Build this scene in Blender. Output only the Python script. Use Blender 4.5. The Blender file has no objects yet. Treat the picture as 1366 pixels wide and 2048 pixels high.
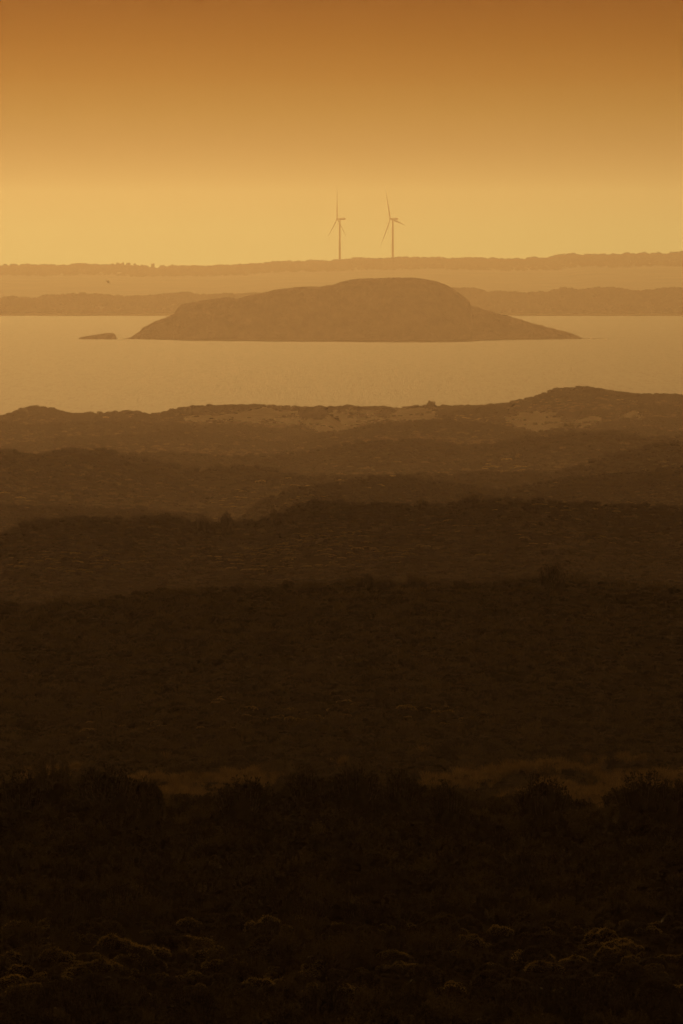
import bpy, math, random
import numpy as np
from mathutils import Vector, noise as mnoise

rng = np.random.default_rng(7)
random.seed(7)
sc = bpy.context.scene
COL = sc.collection

# ------------------------------------------------------------------ camera
H = 70.0                       # eye height above the sea
S = 36.0 / 400.0 / 2048.0      # tangent per photo pixel (400 mm lens, portrait frame)
Y0 = 458.0                     # row of the eye level
ER = 7.4e6                     # earth radius with refraction: far water sinks behind the curve
cam_d = bpy.data.cameras.new('camera')
cam_d.sensor_fit = 'VERTICAL'; cam_d.sensor_height = 36.0; cam_d.sensor_width = 24.0
cam_d.lens = 400.0; cam_d.clip_start = 1.0; cam_d.clip_end = 60000.0
cam = bpy.data.objects.new('camera', cam_d); COL.objects.link(cam)
cam.location = (0, 0, H)
cam.rotation_euler = (math.pi / 2 - math.atan((1024 - Y0) * S), 0, 0)
sc.camera = cam

# ------------------------------------------------------------------ sun + sky
SUN_EL, SUN_AZ = math.radians(9.0), math.radians(-2.2)     # azimuth from +Y, negative = left
SUN_E = 1.10
SUN_COL = (1.0, 0.52, 0.16)
sun_d = bpy.data.lights.new('sun', 'SUN'); sun_d.energy = SUN_E; sun_d.angle = math.radians(0.6)
sun_d.color = SUN_COL
sun = bpy.data.objects.new('sun', sun_d); COL.objects.link(sun)
sdir = Vector((math.sin(SUN_AZ) * math.cos(SUN_EL), math.cos(SUN_AZ) * math.cos(SUN_EL), math.sin(SUN_EL)))
sun.rotation_euler = sdir.to_track_quat('Z', 'Y').to_euler()
sun.location = (-60, 100, 400)

world = bpy.data.worlds.new('World'); sc.world = world; world.use_nodes = True
nt = world.node_tree; nt.nodes.clear()
N = nt.nodes.new; L = nt.links.new
out = N('ShaderNodeOutputWorld')
sky = N('ShaderNodeTexSky'); sky.sky_type = 'NISHITA'; sky.sun_disc = False
sky.sun_elevation = SUN_EL; sky.sun_rotation = SUN_AZ; sky.dust_density = 6.0; sky.air_density = 2.0
tint = N('ShaderNodeMix'); tint.data_type = 'RGBA'; tint.blend_type = 'MULTIPLY'; tint.inputs[0].default_value = 1
L(sky.outputs[0], tint.inputs[6]); tint.inputs[7].default_value = (1.0, 0.5, 0.16, 1)
bg1 = N('ShaderNodeBackground'); bg1.inputs[1].default_value = 0.0015; L(tint.outputs[2], bg1.inputs[0])
tc = N('ShaderNodeTexCoord'); sep = N('ShaderNodeSeparateXYZ'); L(tc.outputs['Generated'], sep.inputs[0])
mp = N('ShaderNodeMapRange'); mp.inputs[1].default_value = -0.005; mp.inputs[2].default_value = 0.1
L(sep.outputs[2], mp.inputs[0])
ramp = N('ShaderNodeValToRGB'); L(mp.outputs[0], ramp.inputs[0])
# sky radiance against sin(elevation): bright dusty gold low down, dim burnt orange above
SKY = [(-0.005, (.68, .425, .125)), (0.000, (.59, .368, .108)), (0.0020, (.52, .308, .090)), (0.0045, (.44, .240, .065)), (0.0072, (.38, .190, .045)), (0.0102, (.33, .153, .026)), (0.0135, (.275, .103, .010)),
       (0.0168, (.215, .066, .002)), (0.0201, (.160, .040, .000)), (0.040, (.085, .020, .0005)),
       (0.070, (.045, .012, .001)), (0.1, (.026, .009, .0015))]
while len(ramp.color_ramp.elements) < len(SKY): ramp.color_ramp.elements.new(0.5)
for e, (z, c) in zip(ramp.color_ramp.elements, SKY):
    e.position = (z + .005) / .105; e.color = (*c, 1)
# a slightly brighter left, towards the sun
gx = N('ShaderNodeMapRange'); gx.inputs[1].default_value = -0.05; gx.inputs[2].default_value = 0.05
gx.inputs[3].default_value = 1.08; gx.inputs[4].default_value = 0.92
L(sep.outputs[0], gx.inputs[0])
bg2 = N('ShaderNodeBackground'); L(ramp.outputs[0], bg2.inputs[0]); L(gx.outputs[0], bg2.inputs[1])
add = N('ShaderNodeAddShader'); L(bg1.outputs[0], add.inputs[0]); L(bg2.outputs[0], add.inputs[1])
L(add.outputs[0], out.inputs[0])

sc.view_settings.view_transform = 'Standard'; sc.view_settings.look = 'None'
sc.view_settings.exposure = 0.0; sc.view_settings.gamma = 1.0
sc.view_settings.use_curve_mapping = False
sc.cycles.max_bounces = 6; sc.cycles.diffuse_bounces = 2; sc.cycles.glossy_bounces = 2
sc.cycles.transmission_bounces = 2; sc.cycles.volume_bounces = 0; sc.cycles.transparent_max_bounces = 4

HAZE_DENSITY = 8.0e-5
HAZE_COLOR = (0.30, 0.245, 0.21)
HAZE_ABSORB = (0.0, 0.18, 0.25)
HAZE_G = 0.88

# ------------------------------------------------------------------ helpers
def tag(o, label=None, cat=None, group=None, kind=None):
    if label: o['label'] = label
    if cat: o['category'] = cat
    if group: o['group'] = group
    if kind: o['kind'] = kind
    return o

def link(name, data, parent=None, loc=None):
    o = bpy.data.objects.new(name, data); COL.objects.link(o)
    if parent is not None: o.parent = parent
    if loc is not None: o.location = loc
    return o

def mesh_from(name, V, F, mats, smooth=False, mat_idx=None):
    me = bpy.data.meshes.new(name)
    V = np.asarray(V, dtype=np.float32); nv = len(V)
    me.vertices.add(nv); me.vertices.foreach_set('co', V.ravel())
    F = [np.asarray(f) for f in (F if isinstance(F, list) else [F]) if len(f)]
    starts, loops, tot = [], [], 0
    for f in F:
        k = f.shape[1]
        starts.append(tot + np.arange(len(f)) * k); loops.append(f.ravel()); tot += f.size
    loops = np.concatenate(loops).astype(np.int32); starts = np.concatenate(starts).astype(np.int32)
    me.loops.add(tot); me.loops.foreach_set('vertex_index', loops)
    me.polygons.add(len(starts)); me.polygons.foreach_set('loop_start', starts)
    for m in mats: me.materials.append(m)
    if mat_idx is not None: me.polygons.foreach_set('material_index', np.asarray(mat_idx, dtype=np.int32))
    me.update(calc_edges=True); me.validate()
    if smooth: me.polygons.foreach_set('use_smooth', np.ones(len(me.polygons), dtype=bool))
    return me

def grid_faces(nr, nc):
    a = (np.arange(nr - 1)[:, None] * nc + np.arange(nc - 1)[None, :]).ravel()
    return np.stack([a, a + 1, a + nc + 1, a + nc], 1)

def _hash(ix, iy, seed):
    h = (ix.astype(np.int64) * 374761393 + iy.astype(np.int64) * 668265263 + seed * 982451653) & 0x7fffffff
    h = (h ^ (h >> 13)) * 1274126177 & 0x7fffffff
    return ((h ^ (h >> 16)) & 0xffff) / 65535.0

def vnoise(x, y, seed=0):
    x = np.asarray(x, float); y = np.asarray(y, float)
    ix = np.floor(x); iy = np.floor(y); fx = x - ix; fy = y - iy
    fx = fx * fx * (3 - 2 * fx); fy = fy * fy * (3 - 2 * fy)
    a = _hash(ix, iy, seed); b = _hash(ix + 1, iy, seed); c = _hash(ix, iy + 1, seed); d = _hash(ix + 1, iy + 1, seed)
    return (a + (b - a) * fx) * (1 - fy) + (c + (d - c) * fx) * fy - .5

def fbm(x, y, seed=0, o=4):
    r = 0; a = 1.0
    for k in range(o):
        r = r + a * vnoise(x * 2 ** k, y * 2 ** k, seed + k * 17); a *= .5
    return r

# ------------------------------------------------------------------ materials
def mat(name):
    m = bpy.data.materials.new(name); m.use_nodes = True
    m.node_tree.nodes.clear()
    o = m.node_tree.nodes.new('ShaderNodeOutputMaterial')
    return m, m.node_tree, o

def noise_color(t, scale, c1, c2, detail=4, coord='Object', rough=.6, lo=.35, hi=.65, stretch=None):
    tcn = t.nodes.new('ShaderNodeTexCoord'); src = tcn.outputs[coord]
    if stretch:
        mpn = t.nodes.new('ShaderNodeMapping'); mpn.inputs['Scale'].default_value = stretch
        t.links.new(src, mpn.inputs[0]); src = mpn.outputs[0]
    n = t.nodes.new('ShaderNodeTexNoise'); n.inputs['Scale'].default_value = scale
    n.inputs['Detail'].default_value = detail; n.inputs['Roughness'].default_value = rough
    t.links.new(src, n.inputs['Vector'])
    r = t.nodes.new('ShaderNodeMapRange'); r.inputs[1].default_value = lo; r.inputs[2].default_value = hi
    t.links.new(n.outputs[0], r.inputs[0])
    m = t.nodes.new('ShaderNodeMix'); m.data_type = 'RGBA'
    m.inputs[6].default_value = (*c1, 1); m.inputs[7].default_value = (*c2, 1)
    t.links.new(r.outputs[0], m.inputs[0])
    return m.outputs[2], n, src

def leaf_material(name, c1, c2, transl=.45, gloss=.06, rough=.35):
    m, t, o = mat(name)
    info = t.nodes.new('ShaderNodeObjectInfo')
    mx = t.nodes.new('ShaderNodeMix'); mx.data_type = 'RGBA'
    mx.inputs[6].default_value = (*c1, 1); mx.inputs[7].default_value = (*c2, 1)
    t.links.new(info.outputs['Random'], mx.inputs[0])
    geo = t.nodes.new('ShaderNodeNewGeometry')
    hv = t.nodes.new('ShaderNodeHueSaturation')
    mr = t.nodes.new('ShaderNodeMapRange'); mr.inputs[3].default_value = .65; mr.inputs[4].default_value = 1.4
    t.links.new(geo.outputs['Random Per Island'], mr.inputs[0])
    t.links.new(mr.outputs[0], hv.inputs['Value']); t.links.new(mx.outputs[2], hv.inputs['Color'])
    d = t.nodes.new('ShaderNodeBsdfDiffuse'); tr = t.nodes.new('ShaderNodeBsdfTranslucent')
    gl = t.nodes.new('ShaderNodeBsdfGlossy'); gl.inputs['Roughness'].default_value = rough
    gl.inputs['Color'].default_value = (.5, .5, .5, 1)
    for n in (d, tr): t.links.new(hv.outputs[0], n.inputs['Color'])
    m1 = t.nodes.new('ShaderNodeMixShader'); m1.inputs[0].default_value = transl
    t.links.new(d.outputs[0], m1.inputs[1]); t.links.new(tr.outputs[0], m1.inputs[2])
    m2 = t.nodes.new('ShaderNodeMixShader'); m2.inputs[0].default_value = gloss
    t.links.new(m1.outputs[0], m2.inputs[1]); t.links.new(gl.outputs[0], m2.inputs[2])
    t.links.new(m2.outputs[0], o.inputs[0])
    return m

M_LEAF = leaf_material('heath_leaf', (.04, .028, .007), (.075, .053, .012), transl=.45)
M_LEAF_GREY = leaf_material('grey_olive_leaf', (.042, .032, .012), (.068, .052, .018), transl=.4, gloss=.06)
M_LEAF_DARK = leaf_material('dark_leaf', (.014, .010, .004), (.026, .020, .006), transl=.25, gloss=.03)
M_LEAF_SUNLIT = leaf_material('sunlit_tone_leaf', (.20, .145, .033), (.32, .24, .06), transl=.55, gloss=.10)  # brighter leaf copy: low sunlight is put into its colour
M_STRAW = leaf_material('straw_grass', (.15, .105, .04), (.25, .18, .07), transl=.5, gloss=.03)
M_FAR_LEAF = leaf_material('far_woodland_leaf', (.03, .032, .014), (.05, .05, .02), transl=.25, gloss=0)

def simple(name, c1, c2, scale, rough=.9, bump=0, bscale=None, spec=.3):
    m, t, o = mat(name)
    col, n, src = noise_color(t, scale, c1, c2)
    p = t.nodes.new('ShaderNodeBsdfPrincipled'); p.inputs['Roughness'].default_value = rough
    p.inputs['Specular IOR Level'].default_value = spec
    t.links.new(col, p.inputs['Base Color'])
    if bump:
        b = t.nodes.new('ShaderNodeBump'); b.inputs['Distance'].default_value = bump
        n2 = t.nodes.new('ShaderNodeTexNoise'); n2.inputs['Scale'].default_value = bscale or scale * 4; n2.inputs['Detail'].default_value = 6
        t.links.new(src, n2.inputs['Vector']); t.links.new(n2.outputs[0], b.inputs['Height']); t.links.new(b.outputs[0], p.inputs['Normal'])
    t.links.new(p.outputs[0], o.inputs[0])
    return m

M_BARK = simple('shrub_bark', (.06, .045, .03), (.11, .085, .06), 8, .95)
M_CORE = simple('shrub_opaque_core', (.015, .012, .006), (.03, .025, .012), 5, .95, spec=.1)  # solid dark core added inside shrubs so light cannot leak through
M_STEEL = simple('turbine_painted_steel', (.62, .62, .60), (.68, .68, .66), .2, .45, spec=.4)
M_BLADE = simple('turbine_blade_fibreglass', (.62, .62, .60), (.66, .66, .64), .3, .4, spec=.4)
M_ROCK = simple('island_granite', (.06, .05, .035), (.11, .09, .06), .08, .85, 1.2, .5, spec=.25)
M_FAR = simple('far_hillside', (.045, .042, .02), (.09, .075, .035), .012, .95, spec=.1)
M_FAR_HAZED = simple('far_haze_toned_hillside', (.055, .048, .024), (.10, .085, .042), .012, .95, spec=.1)  # slightly paler than the nearer ridge: mist is put into the colour
M_BEACH = simple('far_wet_beach_sand', (.5, .44, .34), (.6, .54, .42), .05, .95, spec=.0)
M_FOAM = leaf_material('breaking_surf', (.80, .80, .78), (.88, .88, .86), transl=.6, gloss=.02)
M_BIRD = simple('gull_feathers', (.35, .35, .35), (.6, .6, .58), 9, .8)

# land: leaf litter and low heath, dune sand where the attribute says so
def land_material():
    m, t, o = mat('heath_ground_and_dune_sand')
    veg, n1, src = noise_color(t, .25, (.018, .014, .006), (.038, .029, .011), detail=8, rough=.7)
    sand, n2, _ = noise_color(t, .12, (.68, .65, .60), (.82, .79, .74), detail=6)
    at = t.nodes.new('ShaderNodeAttribute'); at.attribute_name = 'sand'
    nn = t.nodes.new('ShaderNodeTexNoise'); nn.inputs['Scale'].default_value = .22; nn.inputs['Detail'].default_value = 6
    t.links.new(src, nn.inputs['Vector'])
    ad = t.nodes.new('ShaderNodeMath'); ad.operation = 'ADD'; t.links.new(at.outputs['Fac'], ad.inputs[0]); t.links.new(nn.outputs[0], ad.inputs[1])
    mr = t.nodes.new('ShaderNodeMapRange'); mr.inputs[1].default_value = .92; mr.inputs[2].default_value = 1.02
    t.links.new(ad.outputs[0], mr.inputs[0])
    mx = t.nodes.new('ShaderNodeMix'); mx.data_type = 'RGBA'
    t.links.new(mr.outputs[0], mx.inputs[0]); t.links.new(veg, mx.inputs[6]); t.links.new(sand, mx.inputs[7])
    p = t.nodes.new('ShaderNodeBsdfPrincipled')
    sp = t.nodes.new('ShaderNodeMapRange'); sp.inputs[3].default_value = 0.0; sp.inputs[4].default_value = 0.0
    t.links.new(mr.outputs[0], sp.inputs[0]); t.links.new(sp.outputs[0], p.inputs['Specular IOR Level'])
    rr = t.nodes.new('ShaderNodeMapRange'); rr.inputs[3].default_value = .95; rr.inputs[4].default_value = .85
    t.links.new(mr.outputs[0], rr.inputs[0]); t.links.new(rr.outputs[0], p.inputs['Roughness'])
    t.links.new(mx.outputs[2], p.inputs['Base Color'])
    b = t.nodes.new('ShaderNodeBump'); b.inputs['Distance'].default_value = .25; b.inputs['Strength'].default_value = .7
    n3 = t.nodes.new('ShaderNodeTexNoise'); n3.inputs['Scale'].default_value = 1.2; n3.inputs['Detail'].default_value = 5
    t.links.new(src, n3.inputs['Vector']); t.links.new(n3.outputs[0], b.inputs['Height']); t.links.new(b.outputs[0], p.inputs['Normal'])
    t.links.new(p.outputs[0], o.inputs[0])
    return m
M_LAND = land_material()

def sea_material():
    m, t, o = mat('sea_water')
    tcn = t.nodes.new('ShaderNodeTexCoord')
    def nz(stretch, scale, detail):
        mpn = t.nodes.new('ShaderNodeMapping'); mpn.inputs['Scale'].default_value = stretch
        t.links.new(tcn.outputs['Object'], mpn.inputs[0])
        n = t.nodes.new('ShaderNodeTexNoise'); n.inputs['Scale'].default_value = scale; n.inputs['Detail'].default_value = detail
        n.inputs['Roughness'].default_value = .65
        t.links.new(mpn.outputs[0], n.inputs['Vector']); return n
    chop = nz((1, .05, 1), .8, 3)       # wave trains seen end-on: long in depth at this grazing view
    swell = nz((1, .05, 1), .33, 3)
    p = t.nodes.new('ShaderNodeBsdfPrincipled')
    p.inputs['Base Color'].default_value = (.05, .06, .06, 1)
    p.inputs['IOR'].default_value = 1.333; pass
    p.inputs['Specular Tint'].default_value = (.62, .92, 1, 1)
    mr = t.nodes.new('ShaderNodeMapRange'); mr.inputs[1].default_value = .3; mr.inputs[2].default_value = .7
    mr.inputs[3].default_value = .66; mr.inputs[4].default_value = .84
    s = t.nodes.new('ShaderNodeMath'); s.operation = 'MULTIPLY_ADD'; s.inputs[1].default_value = .45
    t.links.new(swell.outputs[0], s.inputs[0]); 
    s2 = t.nodes.new('ShaderNodeMath'); s2.operation = 'MULTIPLY'; s2.inputs[1].default_value = .55
    t.links.new(chop.outputs[0], s2.inputs[0]); t.links.new(s2.outputs[0], s.inputs[2])
    t.links.new(s.outputs[0], mr.inputs[0]); t.links.new(mr.outputs[0], p.inputs['Roughness'])
    sl = t.nodes.new('ShaderNodeMapRange'); sl.inputs[1].default_value = .42; sl.inputs[2].default_value = .58
    sl.inputs[3].default_value = .01; sl.inputs[4].default_value = .17
    t.links.new(s.outputs[0], sl.inputs[0]); t.links.new(sl.outputs[0], p.inputs['Specular IOR Level'])
    b = t.nodes.new('ShaderNodeBump'); b.inputs['Distance'].default_value = .6; b.inputs['Strength'].default_value = .8
    t.links.new(chop.outputs[0], b.inputs['Height']); t.links.new(b.outputs[0], p.inputs['Normal'])
    t.links.new(p.outputs[0], o.inputs[0])
    return m
M_SEA = sea_material()

# ------------------------------------------------------------------ terrain of the near coast
# every ridge: distance, vegetation height on its crest, crest line as (photo column, row)
RIDGES = [
 (200, .31, [(0,1552),(60,1540),(110,1528),(230,1538),(290,1555),(340,1575),(420,1580),(480,1562),(560,1556),(640,1548),(760,1550),(850,1562),(900,1568),(960,1586),(1040,1580),(1090,1570),(1180,1594),(1240,1572),(1300,1560),(1366,1560)]),
 (440, .32, [(0,1192),(60,1195),(180,1190),(300,1174),(420,1165),(540,1160),(640,1156),(740,1150),(850,1152),(930,1160),(1000,1150),(1080,1140),(1140,1144),(1200,1152),(1290,1157),(1366,1160)]),
 (800, .27, [(0,1068),(30,1046),(60,1032),(130,1027),(240,1028),(330,1022),(380,1032),(420,1037),(470,1038),(500,1040),(540,1026),(600,1003),(650,994),(690,997),(760,1003),(850,1000),(930,997),(960,994),(1020,986),(1060,987),(1120,993),(1200,996),(1300,1003),(1366,1005)]),
 (1350, .45, [(0,1003),(100,1006),(200,1008),(300,1012),(400,1020),(470,1034),(510,1002),(550,980),(600,966),(700,952),(790,940),(860,953),(930,960),(1000,972),(1060,960),(1150,946),(1250,938),(1340,926),(1366,925)]),
 (1760, .55, [(0,893),(50,898),(100,900),(120,892),(160,889),(210,892),(250,905),(290,915),(330,918),(370,932),(450,927),(500,924),(530,926),(560,937),(600,946),(650,946),(700,945),(800,942),(900,942),(1000,938),(1100,940),(1140,930),(1200,910),(1250,895),(1300,885),(1366,879)]),
 (2330, .7, [(0,905),(200,900),(330,899),(480,905),(560,903),(640,892),(700,880),(790,872),(880,877),(950,886),(1010,879),(1060,869),(1150,863),(1230,858),(1290,868),(1366,868)]),
 (2900, .8, [(0,884),(60,880),(100,872),(140,868),(180,872),(230,864),(300,862),(350,856),(420,862),(500,872),(550,880),(600,870),(640,862),(700,855),(740,845),(800,840),(860,838),(890,836),(940,838),(1000,845),(1040,855),(1060,860),(1090,858),(1110,852),(1150,857),(1200,858),(1290,850),(1366,862)]),
 (3200, .9, [(0,836),(30,842),(60,843),(120,841),(160,838),(200,837),(250,834),(290,838),(330,843),(400,843),(450,842),(490,845),(530,850),(580,855),(620,857),(645,868),(700,875),(800,875),(900,872),(1000,868),(1040,866),(1060,852),(1090,848),(1110,838),(1150,842),(1200,840),(1250,835),(1290,828),(1366,832)]),
 (3420, .9, [(0,850),(100,850),(200,850),(300,845),(340,835),(370,845),(500,855),(590,850),(605,826),(640,820),(665,822),(680,845),(740,848),(760,830),(800,826),(860,822),(900,818),(960,808),(1000,806),(1040,818),(1075,822),(1100,818),(1140,820),(1190,815),(1240,816),(1275,808),(1310,803),(1366,808)]),
 (3680, 1.0, [(0,828),(40,815),(60,808),(110,810),(130,822),(190,820),(240,818),(265,813),(285,821),(310,822),(340,815),(380,807),(440,806),(500,804),(560,806),(600,808),(625,812),(650,807),(700,806),(760,809),(800,810),(850,805),(900,807),(960,805),(1000,803),(1040,795),(1080,785),(1105,774),(1150,769),(1180,768),(1205,773),(1235,780),(1290,783),(1340,782),(1366,785)]),
]
DIPS = [5.0, 9.0, 12.0, 9.0, 11.0, 6.0, 3.5, 2.5, 3.0]
FEXP = [3.0, 3.2, 5.0, 6.0, 7.0, 6.0, 6.0, 4.0, 5.0]
WARP = [5, 16, 28, 50, 50, 50, 40, 20, 12, 10]
RP = []
for (D, vh, pts) in RIDGES:
    a = np.array(pts, float)
    RP.append((D, vh, a[:, 0], a[:, 1]))

# smooth piecewise interpolation (cosine eased, then lightly rounded)
def prof(i, px):
    D, vh, X, Y = RP[i]
    r = 0
    for k, w in ((-14, .2), (-6, .2), (0, .2), (6, .2), (14, .2)):
        r = r + w * np.interp(px + k, X, Y)
    ext = np.where(px < 0, -px, np.where(px > 1366, px - 1366, 0.0))
    return r + 14 * fbm(px / 260.0 + 31 * i, np.full_like(px, i * 7.3), 91 + i, 3) * np.clip(ext / 150, 0, 1)

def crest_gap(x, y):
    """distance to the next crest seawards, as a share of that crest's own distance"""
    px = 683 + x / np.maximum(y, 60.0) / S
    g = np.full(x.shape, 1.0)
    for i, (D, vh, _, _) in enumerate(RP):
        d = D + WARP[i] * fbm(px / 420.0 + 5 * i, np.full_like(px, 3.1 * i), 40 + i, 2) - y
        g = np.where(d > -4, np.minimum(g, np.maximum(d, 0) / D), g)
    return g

def terrain(x, y):
    x = np.asarray(x, float); y = np.asarray(y, float)
    x, y = np.broadcast_arrays(x, y); x = x.astype(float); y = y.astype(float)
    shp = x.shape; x = x.ravel(); y = y.ravel()
    z = np.full(x.shape, np.nan)
    ang = x / np.maximum(y, 60.0)
    px = 683 + ang / S
    Dc, Zc = [], []
    for i, (D, vh, _, _) in enumerate(RP):
        d = D + WARP[i] * fbm(px / 420.0 + 5 * i, np.full_like(px, 3.1 * i), 40 + i, 2) 
        yy = prof(i, np.clip(px, -900, 2266))
        Dc.append(d); Zc.append(H - (yy - Y0) * S * d - vh)
    n = len(RP)
    # in front of the first crest: the slope below the viewpoint
    d0, z0 = Dc[0], Zc[0]
    za = np.interp(y, [-400, -60, -5, 8, 30, 90, 130], [69, 70.0, 68.5, 68.0, 66.3, 62.2, 59.0])
    t = np.clip((y - 130) / (d0 - 130), 0, 1)
    zf = np.where(y < 130, za, 59.0 * (1 - t) + z0 * t - 1.0 * np.sin(np.pi * t) ** 2)
    m = y <= d0; z[m] = zf[m]
    for i in range(n - 1):
        m = (y > Dc[i]) & (y <= Dc[i + 1])
        t = (y[m] - Dc[i][m]) / (Dc[i + 1][m] - Dc[i][m])
        b = (1 - (1 - t) ** 6) * (1 - t ** FEXP[i])
        z[m] = Zc[i][m] * (1 - t) + Zc[i + 1][m] * t - DIPS[i] * b
    m = y > Dc[-1]
    t = np.clip((y[m] - Dc[-1][m]) / 260.0, 0, 1)
    z[m] = Zc[-1][m] * (1 - t) ** 1.3 - 3.0 * t
    # hummocks
    away = np.ones_like(z)
    for i in range(n): away = np.minimum(away, np.clip(np.abs(y - Dc[i]) / (.07 * RP[i][0]), .12, 1))
    amp = np.interp(y, [0, 140, 250, 600, 1000, 3000], [.2, .35, .5, 1.1, 1.8, 1.7])
    z = z + amp * away * fbm(x / (14 + y * .012), y / (34 + y * .03), 5, 4)
    return z.reshape(shp)

# open sand on the dune faces: outlines by photo column/row, projected on to the real dunes
SAND = [
 [(368,832),(400,829),(470,829),(492,821),(530,813),(560,822),(600,822),(604,840),(600,850),(560,853),(520,848),(470,842),(420,843),(370,842)],
 [(600,836),(640,838),(668,818),(720,819),(760,822),(752,832),(770,836),(800,815),(850,815),(878,826),(870,838),(830,842),(760,842),(700,860),(640,866),(606,848)],
 [(1005,836),(1050,824),(1112,822),(1118,834),(1130,845),(1190,832),(1210,838),(1190,850),(1150,856),(1110,858),(1088,868),(1070,866),(1030,850)],
 [(1232,834),(1255,824),(1268,820),(1284,828),(1280,840),(1262,838)],
]
def in_poly(px, py, poly):
    r = np.zeros(px.shape, bool); n = len(poly)
    for i in range(n):
        x1, y1 = poly[i]; x2, y2 = poly[(i + 1) % n]
        c = ((y1 > py) != (y2 > py)) & (px < (x2 - x1) * (py - y1) / ((y2 - y1) or 1e-9) + x1)
        r ^= c
    return r
def sand_mask(x, y, z, grow=0):
    px = 683 + x / np.maximum(y, 60) / S; py = Y0 + (H - z) / np.maximum(y, 60) / S
    j = 6.0 * fbm(x / 6.0, y / 10.0, 77, 4)
    r = np.zeros(px.shape, bool)
    for p in SAND: r |= in_poly(px + j, py + j * .6 + grow, p)
    return r & (y > 3000) & (y < 3740)

rows = np.concatenate([np.linspace(-380, 100, 24), np.arange(104, 260, 1.6), np.arange(260, 700, 3.5), np.arange(700, 2800, 8.0), np.arange(2800, 3740, 3.5), np.arange(3745, 3990, 10)])
cu = np.concatenate([np.linspace(-1, -.25, 40)[:-1], np.linspace(-.25, .25, 321), np.linspace(.25, 1, 40)[1:]])
halfw = np.maximum(rows * .18, 0) + 40
XX = cu[None, :] * halfw[:, None]; YY = np.repeat(rows[:, None], len(cu), 1)
ZZ = terrain(XX, YY)
V = np.stack([XX, YY, ZZ], -1).reshape(-1, 3)
land_me = mesh_from('coastal_land', V, grid_faces(len(rows), len(cu)), [M_LAND], smooth=True)
at = land_me.attributes.new('sand', 'FLOAT', 'POINT')
at.data.foreach_set('value', sand_mask(V[:, 0], V[:, 1], V[:, 2]).astype(np.float32))
tag(link('ground', land_me), kind='structure')

# ------------------------------------------------------------------ sea
ys = np.concatenate([[-420, 0, 1500], np.arange(3000, 17201, 100)]); xq = np.linspace(-3500, 3500, 3)
SX, SY = np.meshgrid(xq, ys)
sea = mesh_from('sea', np.stack([SX, SY, -SY ** 2 / (2 * ER)], -1).reshape(-1, 3), grid_faces(len(ys), 3), [M_SEA], smooth=True)
tag(link('sea', sea), kind='structure')

# ------------------------------------------------------------------ far shore
def far_land(name, D, pts, y_front, y_back, z_front, veg, width=1.6, seed=3, mats=None, zback=2.0):
    a = np.array(pts, float)
    px = np.linspace(-700, 2066, 520)
    t = np.concatenate([np.linspace(-1, 0, 18), np.linspace(0, 1, 12)[1:]])
    V = []
    py = np.interp(px, a[:, 0], a[:, 1])
    zc = H - (py - Y0) * S * D - veg
    for tt in t:
        yy = D + (tt * (D - y_front) if tt < 0 else tt * (y_back - D))
        x = (px - 683) * S * D
        dr = yy ** 2 / (2 * ER)
        if tt <= 0: k = (1 + tt) ** .8; z = (z_front - dr) * (1 - k) + zc * k
        else: z = zc * (1 - tt) + (zback - dr) * tt
        z = z + 2.4 * fbm(x / 60.0, np.full_like(x, yy / 90.0), seed, 4) * (1 - abs(tt)) * (tt != 0)
        V.append(np.stack([x, np.full_like(x, yy), z], -1))
    V = np.array(V).reshape(-1, 3)
    me = mesh_from(name, V, grid_faces(len(t), len(px)), mats or [M_FAR], smooth=True)
    return me, V
F1 = [(-700,590),(0,597),(20,595),(60,598),(90,592),(130,590),(160,588),(200,590),(260,594),(310,592),(370,586),(400,590),(500,588),(600,586),(700,584),(800,582),(920,578),(950,577),(975,585),(1010,585),(1050,588),(1100,583),(1130,576),(1160,582),(1200,575),(1240,578),(1280,584),(1300,580),(1340,577),(1366,576),(2066,582)]
F2 = [(-700,528),(0,531),(60,530),(120,531),(150,529),(200,529),(250,530),(300,534),(350,532),(420,532),(500,529),(560,523),(600,522),(650,521),(690,520),(730,517),(800,516),(860,515),(900,517),(960,516),(1000,518),(1050,517),(1100,516),(1115,511),(1150,508),(1200,510),(1250,508),(1300,506),(1330,508),(1366,503),(2066,512)]
D1, D2 = 10330.0, 14500.0
DR = lambda y: y * y / (2 * ER)
me1, V1 = far_land('near_headland', D1, F1, 10120.0, 10900.0, .2, 3.0)
tag(link('hills', me1), kind='structure')
me2, V2 = far_land('far_plateau', D2, F2, 11900.0, 17000.0, 2.0, 4.0, seed=13, mats=[M_FAR_HAZED])
tag(link('hills', me2), kind='structure')
# pale beach and a line of breaking surf at the foot of the far shore
xs = np.linspace(-1400, 1400, 300)
def strip(name, y_a, y_b, z_a, z_b, m, wob, seed):
    w = wob * fbm(xs / 45.0, xs * 0 + seed, seed, 3)
    Va = np.stack([xs, y_a + w, np.full_like(xs, z_a)], -1); Vb = np.stack([xs, np.full_like(xs, y_b), np.full_like(xs, z_b)], -1)
    return mesh_from(name, np.concatenate([Va, Vb]), grid_faces(2, len(xs)), [m])
tag(link('beach', strip('beach', 10078, 10136, .03 - DR(10078), 1.9 - DR(10136), M_BEACH, 4, 5)), kind='structure')
# surf roller: a low rounded ridge of white water
sv = []
for k, (dy, dz) in enumerate([(0, .0), (1.0, .35), (2.5, .6), (4.0, .45), (6, .0)]):
    sv.append(np.stack([xs, 10055 + dy + 8 * fbm(xs / 60.0, xs * 0 + 1, 8, 3), np.maximum(0.0, dz * (.75 + 1.1 * fbm(xs / 30.0, xs * 0 + 2, 9, 3)))  + .01 * (k in (1, 2, 3)) - DR(10055)], -1))
tag(link('surf', mesh_from('surf', np.concatenate(sv), grid_faces(5, len(xs)), [M_FOAM], smooth=True)), kind='stuff')

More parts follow.
